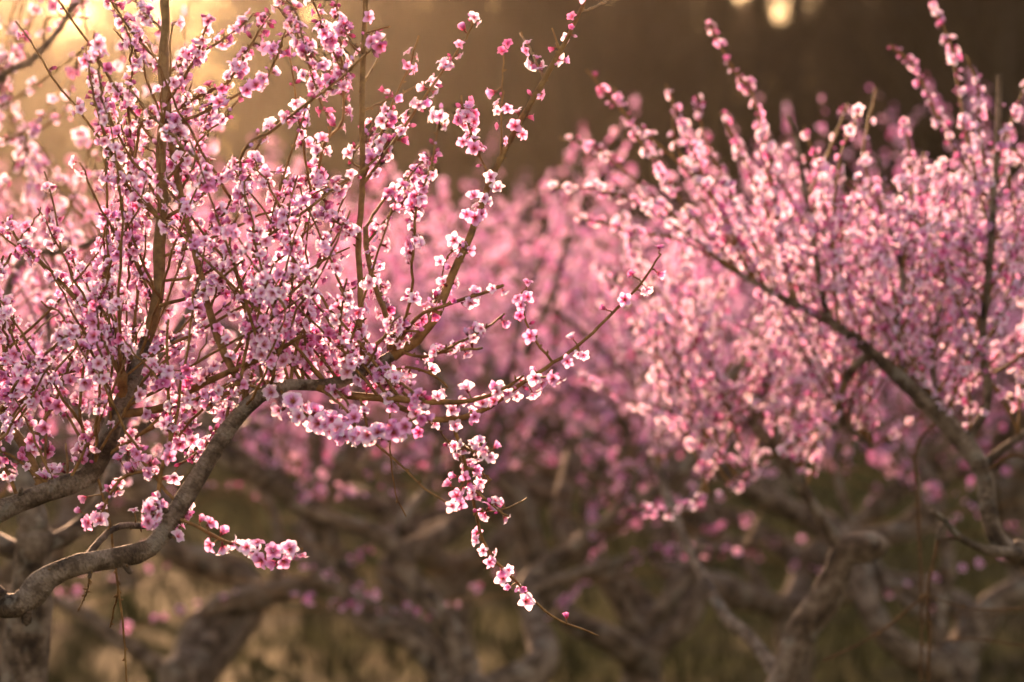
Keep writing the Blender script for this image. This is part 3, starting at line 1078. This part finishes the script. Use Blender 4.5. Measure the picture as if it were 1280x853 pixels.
# blossoms that stand out one by one: pixel, diameter in pixels, how far it faces the lens, shape
STAND_OUT = [
    (340, 491, 26, .9, 0), (366, 503, 28, .9, 3), (375, 522, 26, .6, 1), (352, 512, 24, .5, 8), (392, 516, 22, .4, 6), (414, 524, 27, .9, 9), (430, 529, 26, .8, 2),
    (443, 523, 25, .8, 3), (427, 544, 27, .7, 9), (450, 546, 28, .8, 2), (470, 538, 29, .95, 3), (493, 541, 27, .9, 2), (507, 533, 28, .95, 3), (519, 518, 24, .5, 8),
    (524, 540, 20, .6, 5), (564, 514, 24, .7, 0), (593, 521, 18, .9, 9), (569, 533, 20, .7, 1), (619, 502, 24, .6, 3), (604, 506, 24, .5, 8), (635, 492, 22, .5, 0),
    (584, 488, 20, .3, 8), (622, 485, 18, .4, 6), (665, 491, 22, .4, 1), (645, 495, 18, .5, 0), (547, 497, 22, .4, 4), (484, 500, 22, .4, 1), (532, 522, 20, .5, 4),
    (571, 620, 21, .9, 2), (566, 632, 22, .7, 0), (576, 630, 19, .7, 3), (563, 607, 17, .4, 6), (570, 596, 16, .3, 6), (595, 588, 19, .8, 9), (601, 602, 22, .6, 0),
    (598, 612, 17, .5, 4), (590, 556, 18, .5, 0), (600, 552, 18, .5, 1), (604, 566, 20, .5, 4), (612, 571, 18, .4, 8), (596, 573, 17, .5, 0), (568, 558, 18, .4, 1), (618, 560, 15, .3, 6),
    (619, 627, 18, .6, 0), (629, 631, 15, .4, 8), (597, 676, 17, .5, 1), (604, 688, 18, .6, 4), (611, 703, 20, .8, 9), (635, 713, 20, .5, 0), (629, 724, 24, .95, 0), (637, 734, 12, .4, 6),
    (653, 737, 13, .6, 7), (657, 752, 25, .95, 4), (708, 773, 12, .2, 7),
    (261, 655, 24, .3, 9), (264, 681, 23, .6, 2), (277, 667, 18, .2, 6), (290, 680, 20, .2, 8), (322, 681, 24, .4, 9), (328, 700, 28, .5, 3), (320, 695, 22, .4, 0), (340, 688, 22, .3, 2),
    (353, 701, 26, .6, 3), (362, 684, 22, .3, 9), (377, 692, 20, .3, 2), (221, 672, 22, .3, 1), (250, 652, 15, .2, 6), (345, 703, 20, .4, 6),
    (460, 22, 20, .7, 9), (427, 42, 24, .7, 3), (430, 30, 18, .5, 9), (644, 158, 22, .7, 9), (652, 168, 18, .3, 2), (634, 136, 18, .6, 3), (622, 140, 16, .4, 0), (618, 115, 18, .2, 6),
    (693, 60, 12, .2, 7), (704, 76, 14, .2, 6), (716, 22, 16, .3, 5), (672, 86, 10, .3, 7), (634, 56, 12, .4, 5), (628, 66, 13, .4, 5), (593, 186, 23, .95, 9), (579, 177, 19, .8, 3), (592, 152, 18, .4, 2),
    (584, 136, 16, .4, 6), (574, 151, 17, .4, 5), (592, 141, 15, .6, 5), (586, 127, 15, .3, 5), (622, 237, 22, .4, 1), (605, 249, 20, .8, 0), (592, 246, 20, .7, 3), (594, 272, 23, .8, 2), (584, 268, 20, .6, 3),
    (601, 268, 18, .5, 9), (568, 301, 24, .5, 0), (578, 305, 16, .3, 4), (550, 328, 18, .7, 1), (572, 322, 16, .3, 4), (548, 366, 20, .5, 0), (563, 335, 12, .3, 6),
    (824, 312, 15, .2, 5), (822, 341, 17, .3, 6), (808, 361, 18, .3, 1), (803, 364, 16, .4, 0), (781, 375, 24, .9, 3), (791, 345, 14, .2, 5), (757, 387, 13, .3, 7), (723, 442, 17, .4, 0), (709, 452, 19, .8, 9),
    (729, 444, 16, .3, 1), (716, 424, 15, .2, 8), (669, 464, 12, .2, 6), (660, 372, 20, .8, 9), (663, 421, 22, .9, 2), (651, 382, 17, .6, 9), (651, 395, 15, .8, 5), (659, 355, 15, .4, 9), (648, 374, 15, .4, 2),
    (125, 652, 28, .8, 0), (111, 653, 22, .5, 9), (101, 640, 13, .2, 6), (108, 622, 16, .3, 6), (187, 636, 22, .8, 2), (185, 652, 20, .7, 9), (168, 640, 16, .4, 0), (105, 478, 26, .7, 0), (39, 552, 26, .7, 3),
    (42, 563, 24, .6, 0), (56, 535, 24, .8, 9), (73, 508, 26, .8, 3), (62, 502, 24, .5, 2), (20, 490, 28, .6, 2), (30, 478, 28, .7, 3), (8, 495, 26, .7, 5), (231, 501, 24, .7, 0), (278, 522, 25, .7, 4), (225, 555, 27, .9, 3),
    (240, 550, 24, .6, 0), (212, 572, 24, .95, 2), (235, 478, 20, .9, 5), (234, 463, 20, .8, 5), (208, 473, 24, .6, 1), (206, 530, 22, .9, 0), (218, 595, 26, .4, 0), (160, 565, 24, .3, 2), (150, 575, 22, .3, 3),
    (200, 320, 26, .8, 3), (193, 328, 20, .8, 2), (260, 27, 20, .5, 3), (274, 128, 24, .7, 9), (340, 65, 22, .8, 3), (330, 60, 20, .5, 2), (325, 222, 22, .8, 0), (333, 215, 20, .9, 9), (380, 95, 22, .9, 0), (315, 297, 20, .9, 5),
    (260, 227, 22, .8, 9), (115, 480, 22, .5, 2), (88, 478, 22, .6, 3),
]
for x, y, dia, face, kind in STAND_OUT:
    near = A.nearest(x, y, 40)
    if near is None:
        continue
    dep = near[1][1] - 0.012 * face
    sp = Spot()
    sp.p = pix(x, y, dep)
    away = sp.p - near[1]
    away = unit(away + np.array([0, 0, 0.002]))
    sp.d = unit(away * (1 - face) * 1.2 + np.array([0, -1.0, 0.05]) * face + rng.normal(size=3) * 0.26)
    sp.size = dia * 0.52 * K * dep / (0.80 if OPEN_SPEC[kind][0] < 50 else 1.0)
    sp.size = min(max(sp.size, 0.010), 0.0195)
    sp.kind, sp.spin, sp.bud = kind, rng.uniform(0, 6.28), False
    A.spots.append(sp)
    # the short spur that carries it
    q0, q1 = near[1], sp.p - sp.d * 0.3 * sp.size
    v, q, t = tube(np.array([q0, (q0 + q1) / 2 + rng.normal(size=3) * 0.001, q1]) - A.base, np.array([0.0014, 0.0011, 0.0010]), 5)
    A.extra.add(v, q, t, tube.coord)
    A.extra_used = True


def keepA(x, y):
    if abs(x - 202) < 13 and y < 420 and rng.random() < 0.6:
        return False
    if x > 500 or y > 600 or y < -160:
        return False
    if x > 300 and y > 505:
        return False
    if x > 335 and y < 215:
        return False
    if 250 < x < 335 and y < 60:
        return False
    if 215 < x < 300 and 520 < y:
        return False
    return True


proc_shoots(A, 64, 0.14, 0.45, 66, kinds=('limb', 'branch'), part=True, size=0.0122, keep=keepA, spread=0.55, up=0.9, sides=5, blossom_keep=keepA, dead=0.05)
proc_shoots(A, 42, 0.10, 0.30, 66, kinds=('shoot',), part=True, size=0.0122, keep=keepA, spread=0.55, up=0.8, sides=5, blossom_keep=keepA, dead=0.05)
BIG = np.vstack([np.column_stack([pj, pts[:, 1], rad / (K * pts[:, 1])]) for kd, pts, rad, pj in A.paths if kd == 'limb'])


def hides_limb(sp):
    x, y = proj(sp.p)
    dd = np.hypot(BIG[:, 0] - x, BIG[:, 1] - y)
    i = int(np.argmin(dd - BIG[:, 3]))
    return dd[i] < BIG[i, 3] + 5 and sp.p[1] < BIG[i, 2] and 300 < y and x < 330 and rng.random() < 0.72


A.spots = [sp for sp in A.spots if not hides_limb(sp)]
A.finish(300, 1, True)

# ---- the peach tree behind it, out of focus
bx = pix(30, 0, 4.95)[0]
Bt = Tree((bx, 4.95, 0.0), 'blurred peach tree with thick greenish trunk right behind the sharp blossoming limbs')
bB = Bt.base
Bt.add('trunk', [bB + [0, 0, -0.05], bB + [0.01, 0, 0.4], pix(30, 880, 4.95), pix(40, 740, 4.93), pix(43, 665, 4.9)], [0.09, 0.055, 0.046, 0.042, 0.038], 0.03, 14, 0.06, True, 'bark')
trace(Bt, 'limb', [(43, 668), (35, 625), (20, 585), (3, 545), (-22, 490), (-40, 420), (-60, 330)], 34, 10, dd=0.1)
trace(Bt, 'limb', [(42, 690), (80, 672), (112, 645), (140, 600), (150, 540), (180, 470), (230, 400), (270, 300)], 24, 6, dd=0.4)
trace(Bt, 'limb', [(-15, 500), (0, 400), (30, 322), (80, 316), (120, 300), (146, 282), (190, 240), (220, 180)], 12, 4, dd=0.2)
trace(Bt, 'limb', [(-60, 340), (-30, 200), (0, 100), (40, 76), (76, 34), (100, -10)], 12, 6, dd=-0.1)
trace(Bt, 'limb', [(150, 545), (120, 520), (95, 515), (70, 470), (60, 400), (70, 300)], 10, 4, dd=0.3)
trace(Bt, 'limb', [(43, 700), (0, 680), (-60, 640), (-160, 560), (-220, 420)], 26, 8, dd=0.2)
for pts in ([(0, 142), (40, 110), (100, 65), (126, 38)], [(12, 25), (60, 23), (112, 22)], [(120, -5), (108, 42)], [(55, 205), (70, 150), (88, 108), (100, 65)], [(25, 180), (70, 138)]):
    trace(Bt, 'shoot', pts, 3.5, 2.5, per_m=36, attach=60)


def keepB(x, y):
    if y > 620 - max(0, x - 120) * 0.35:
        return False
    return x < 330 - max(0, (220 - y)) * 0.25 and y > -200


proc_shoots(Bt, 105, 0.25, 0.62, 42, kinds=('limb',), part=True, size=0.0138, keep=keepB, spread=0.5, up=0.9, sides=5, blossom_keep=keepB)
Bt.finish(300, 1, True)

# ---- the peach tree with the heavy limb slanting up to the left
Cr = Tree((pix(1420, 0, 4.95)[0], 4.95, 0.0), 'peach tree dense with mauve pink blossom on a heavy slanting limb')
bC = Cr.base
Cr.add('trunk', [bC + [0, 0, -0.05], bC + [0, 0, 0.3], bC + [-0.02, 0, 0.55]], [0.12, 0.09, 0.09], 0.04, 14, 0.06, True, 'bark')
Cr.add('limb', [bC + [-0.02, 0, 0.5], bC + [-0.1, 0, 0.85], pix(1300, 712, 4.95), pix(1268, 690, 4.95)], [0.06, 0.045, 0.03, 0.024], 0.03, 14, 0.05, True, 'bark')
trace(Cr, 'limb', [(1275, 695), (1248, 676), (1236, 640), (1230, 592), (1207, 556), (1178, 522), (1132, 480), (1090, 441), (1040, 404), (990, 379), (940, 352), (900, 328)], 0, 0, d=4.95, dd=0.1, ws=[23, 23, 21, 21, 23, 23, 20, 15, 11, 8, 6.5, 5], per_m=70, start=0.62)
trace(Cr, 'limb', [(1230, 585), (1255, 560), (1285, 538), (1330, 490), (1360, 400)], 10, 6, dd=0.1)
trace(Cr, 'limb', [(1212, 550), (1235, 500), (1228, 430), (1236, 340), (1241, 260), (1247, 180), (1250, 95)], 12, 6, dd=-0.1, per_m=20)
trace(Cr, 'limb', [(1040, 404), (1030, 380), (1020, 320), (1010, 260), (996, 180), (985, 145)], 9, 5, dd=0.1, per_m=20)
trace(Cr, 'limb', [(1132, 480), (1122, 420), (1128, 340), (1108, 270), (1100, 200)], 10, 5, dd=0.15, per_m=20)
trace(Cr, 'limb', [(1090, 441), (1060, 470), (1050, 520), (1090, 560)], 12, 5, dd=0.4)
trace(Cr, 'limb', [(1178, 522), (1165, 440), (1180, 360), (1175, 270)], 9, 4, dd=0.3, per_m=20)
trace(Cr, 'limb', [(1285, 700), (1235, 688), (1200, 672), (1178, 648), (1166, 640)], 12, 7, dd=-0.25)
trace(Cr, 'limb', [(1172, 702), (1172, 672), (1182, 652), (1192, 646)], 6, 5, dd=0.0)
for pts, per in (([(988, 378), (968, 250), (945, 130), (918, 88), (884, 28)], 46), ([(940, 352), (900, 262), (850, 205), (790, 152), (733, 88)], 40),
                 ([(1240, 300), (1215, 200), (1196, 100), (1186, 50), (1166, 8)], 46), ([(1241, 260), (1190, 180), (1160, 120), (1140, 80), (1112, 56)], 40),
                 ([(945, 355), (880, 250), (845, 180), (840, 130)], 36), ([(1247, 200), (1265, 150), (1285, 100)], 40),
                 ([(1102, 280), (1080, 200), (1095, 110)], 34), ([(1010, 250), (1040, 180), (1060, 130)], 36),
                 ([(1090, 490), (1040, 520), (1000, 550), (962, 572)], 55), ([(1245, 180), (1270, 190), (1290, 210)], 40),
                 ([(1180, 380), (1150, 260), (1155, 190)], 40),
                 ([(905, 332), (820, 250), (752, 190), (700, 172)], 38), ([(930, 346), (850, 250), (790, 160), (768, 110)], 38), ([(915, 338), (840, 280), (760, 240), (690, 235)], 38),
                 ([(960, 362), (890, 240), (850, 150), (832, 105)], 38), ([(970, 368), (920, 260), (880, 170), (872, 120)], 40), ([(905, 332), (850, 300), (790, 290), (720, 270)], 40),
                 ([(1000, 384), (960, 270), (925, 190), (900, 140)], 42), ([(1050, 412), (1040, 300), (1050, 200), (1075, 140)], 42), ([(1242, 250), (1225, 170), (1222, 110), (1208, 70)], 42),
                 ([(1010, 300), (970, 215), (958, 165)], 42), ([(1128, 340), (1140, 230), (1130, 150)], 42), ([(1230, 440), (1270, 330), (1262, 220)], 44)):
    trace(Cr, 'shoot', pts, 4.5, 2.6, per_m=per * 3.2, attach=90, size=0.0124)
# bare stems near its foot
for pts, w in (([(1172, 665), (1160, 740), (1162, 800), (1158, 900)], 4), ([(1280, 770), (1220, 762), (1160, 745)], 2.5), ([(1160, 742), (1100, 790), (1030, 826)], 3.5),
               ([(1178, 522), (1146, 560), (1148, 640), (1152, 760), (1150, 880)], 4), ([(1285, 830), (1230, 800), (1180, 800)], 2.5), ([(1230, 590), (1262, 570), (1290, 575)], 6)):
    trace(Cr, 'shoot', pts, w, w * 0.8, attach=60, material='dead')


def keepC(x, y):
    tops = np.interp(x, [800, 850, 900, 950, 1000, 1050, 1100, 1150, 1200, 1280, 1500], [400, 265, 210, 165, 150, 205, 225, 205, 190, 140, 90])
    bots = np.interp(x, [800, 900, 1000, 1100, 1200, 1300], [560, 560, 560, 560, 520, 480])
    return x > 815 and tops < y < bots


proc_shoots(Cr, 84, 0.3, 0.85, 100, kinds=('limb',), part=True, size=0.0122, keep=keepC, spread=0.36, up=0.9, sides=5, blossom_keep=lambda x, y: x > 800 and y < 575, bud_p=0.08)
proc_shoots(Cr, 28, 0.15, 0.4, 70, kinds=('shoot',), part=True, size=0.0122, keep=keepC, spread=0.6, up=0.5, sides=5, blossom_keep=lambda x, y: x > 800 and y < 575, bud_p=0.08)
Cr.finish(300, 1, True)

# ---- the tree with the cut knuckle
D = Tree((pix(940, 0, 5.6)[0], 5.6, 0.0), 'peach tree whose pale crooked limb ends in a rounded pruned knuckle')
bD = D.base
D.add('trunk', [bD + [0, 0, -0.05], bD + [0, 0, 0.2], bD + [0.0, 0, 0.42]], [0.12, 0.085, 0.08], 0.04, 14, 0.06, True, 'bark')
D.add('limb', [bD + [0, 0, 0.38], pix(968, 890, 5.6), pix(983, 842, 5.6), pix(1001, 792, 5.6), pix(1030, 752, 5.58), pix(1048, 712, 5.56), pix(1056, 690, 5.55), pix(1085, 684, 5.53), pix(1103, 682, 5.52)],
      [0.055, 0.038, 0.036, 0.037, 0.034, 0.031, 0.031, 0.029, 0.024], 0.03, 16, 0.06, True, 'bark')
trace(D, 'limb', [(1050, 690), (1022, 642), (992, 592), (966, 556), (946, 534), (954, 490), (973, 425), (988, 395), (1000, 330)], 17, 8, dd=-0.1)
trace(D, 'limb', [(946, 536), (905, 500), (880, 430), (870, 360)], 9, 5, dd=0.1, per_m=20)
trace(D, 'limb', [(966, 556), (935, 598), (880, 622), (830, 640), (786, 634)], 5, 3, dd=-0.2, per_m=150, size=0.0135)
trace(D, 'limb', [(946, 534), (900, 525), (855, 520), (815, 505)], 5, 3, dd=-0.1, per_m=150, size=0.0135)
trace(D, 'limb', [(990, 860), (940, 800), (900, 760), (840, 640), (820, 560)], 20, 8, dd=0.9)


def keepD(x, y):
    return 690 < x < 1080 and (np.interp(x, [690, 760, 850, 900, 1080], [330, 250, 260, 250, 300]) < y < np.interp(x, [690, 800, 1000, 1080], [470, 560, 600, 560]))


proc_shoots(D, 62, 0.25, 0.75, 92, kinds=('limb',), part=True, size=0.0122, keep=keepD, spread=0.42, up=0.8, sides=5, blossom_keep=lambda x, y: x > 660 and y < 610, bud_p=0.08)
D.finish(300, 1, True)

# ---- middle distance trees with limbs seen low in the picture
def mid_tree(px, depth, label, traces, azs, n_shoots, seed_limbs=True, ymin=215):
    T = Tree((pix(px, 0, depth)[0], depth, 0.0), label)
    proc_limbs(T, azs, reach=rng.uniform(1.0, 1.2), trunk_r=0.078)
    for pts, w0, w1, dd in traces:
        trace(T, 'limb', pts, w0, w1, dd=dd, attach=120)
    kp = lambda x, y: np.interp(x, [0, 500, 640, 760, 900, 1280], [120, 185, 195, 150, 120, 120]) < y < 640
    proc_shoots(T, int(n_shoots * 1.25), 0.35, 1.0, 52, kinds=('limb',), part=False, size=0.016, zmin=1.05, keep=kp, blossom_keep=kp)
    proc_shoots(T, 45, 0.3, 0.8, 30, kinds=('limb',), part=False, size=0.016, zmin=0.6, spread=0.9, up=0.2, dead=0.75, keep=lambda x, y: 420 < y < 900)
    T.finish(0, 2, False, extra_name='shoots')
    return T


mid_tree(590, 7.6, 'soft blurred peach tree with dark zigzag limb between the two sharper trees',
         [([(588, 850), (560, 782), (515, 725), (485, 675), (425, 652), (365, 628), (345, 590), (325, 540)], 32, 16, 0.2),
          ([(485, 675), (510, 640), (540, 600), (560, 520)], 14, 8, 0.3),
          ([(560, 790), (470, 760), (400, 720), (370, 660)], 18, 10, 0.6)], [0.4, 1.6, 2.6], 75)
mid_tree(800, 8.6, 'soft blurred peach tree with pale limb bent sharply like an elbow',
         [([(770, 860), (800, 800), (835, 750), (880, 700), (912, 682), (945, 682)], 26, 16, 0.2),
          ([(800, 800), (745, 690), (735, 620), (745, 590), (785, 555), (770, 520), (720, 490), (690, 465)], 26, 12, -0.3)], [0.8, 2.0, 3.4], 75)
mid_tree(230, 8.2, 'soft blurred peach tree seen low beneath the sharp lower limb',
         [([(215, 860), (150, 800), (80, 755), (-20, 735)], 22, 12, 0.2), ([(240, 880), (300, 800), (350, 700), (330, 600)], 20, 10, 0.3)], [0.9, 2.2], 85)

mid_tree(1190, 8.3, 'soft blurred peach tree with pale trunk behind the heavy slanting limb',
         [([(1170, 900), (1175, 780), (1185, 690), (1150, 620), (1120, 560)], 24, 12, 0.2), ([(1175, 780), (1120, 740), (1060, 640), (1040, 560)], 16, 8, 0.4)], [0.6, 1.8, 2.9], 95)
mid_tree(990, 10.2, 'soft blurred peach tree behind the rounded pruned knuckle',
         [([(985, 800), (930, 700), (880, 640), (850, 560)], 18, 9, 0.2), ([(990, 780), (1050, 700), (1090, 620)], 16, 8, 0.2)], [0.2, 1.3, 2.4], 100)

# ---- rows of peach trees beyond, four built and copied
protos = []
for k in range(4):
    T = Tree((0.0, 0.0, 0.0), 'x', None)
    keep_rng = rng
    rng = np.random.default_rng(70 + k)
    proc_limbs(T, np.linspace(0, 2 * math.pi, 5, endpoint=False) + k, reach=rng.uniform(1.1, 1.35), top=1.8, trunk_r=0.075)
    proc_shoots(T, 125, 0.4, 1.1, 46, kinds=('limb',), part=False, size=0.0165, zmin=0.95)
    proc_shoots(T, 80, 0.3, 0.7, 22, kinds=('limb',), part=False, size=0.016, zmin=0.55, spread=0.9, up=0.25, dead=0.55)
    T.finish(0, 2, False, extra_name='shoots')
    rng = keep_rng
    protos.append(T.root)


ROWS = ('first blurred', 'second blurred', 'third blurred', 'fourth blurred', 'fifth blurred', 'last blurred')


def place(proto, first, x, y, rz, s, row):
    if first:
        r = proto
    else:
        r = proto.copy()
        C.objects.link(r)
        for ch in proto.children:
            c = ch.copy()
            C.objects.link(c)
            c.parent = r
    r.location = (x, y, float(ground_z(np.array(x), np.array(y))))
    r.rotation_euler = (0, 0, rz)
    r.scale = (s, s, s)
    r['label'] = 'soft pink peach tree in the %s row behind the sharper trees' % ROWS[row]
    r['group'] = 'peach trees in the blurred rows behind'
    return r


spots = []
for row, y in enumerate((11.5, 15.5, 20.0, 25.0, 30.0, 36.0)):
    half = y * 0.235 + 1.2
    n = max(3, int(2 * half / 3.3) + 1)
    for i in range(n):
        x = -half + (i + 0.5) * 2 * half / n + rng.normal() * 0.25
        spots.append((x, y + rng.normal() * 0.35, row))
for i, (x, y, row) in enumerate(spots):
    place(protos[i % 4], i < 4, x, y, rng.uniform(0, 6.28), rng.uniform(0.95, 1.18), row)

# ------------------------------------------------------------------ evening haze
HAZE = True
if HAZE:
    hm, n, l, out = mat('evening_haze')
    pv = n.new('ShaderNodeVolumePrincipled')
    pv.inputs['Color'].default_value = (0.98, 0.88, 0.70, 1)
    pv.inputs['Density'].default_value = 0.00032
    pv.inputs['Anisotropy'].default_value = 0.84
    l.new(pv.outputs[0], out.inputs['Volume'])
    x0, x1, y0, y1, za, zb = -160, 160, -30, 215, -1.6, 36
    V = np.array([[x, y, z] for z in (za, zb) for y in (y0, y1) for x in (x0, x1)], float)
    F = np.array([(0, 2, 3, 1), (4, 5, 7, 6), (0, 1, 5, 4), (2, 6, 7, 3), (0, 4, 6, 2), (1, 3, 7, 5)])
    o = link('haze', mesh_from('haze', V, F, hm, smooth=False))
    o['kind'] = 'stuff'
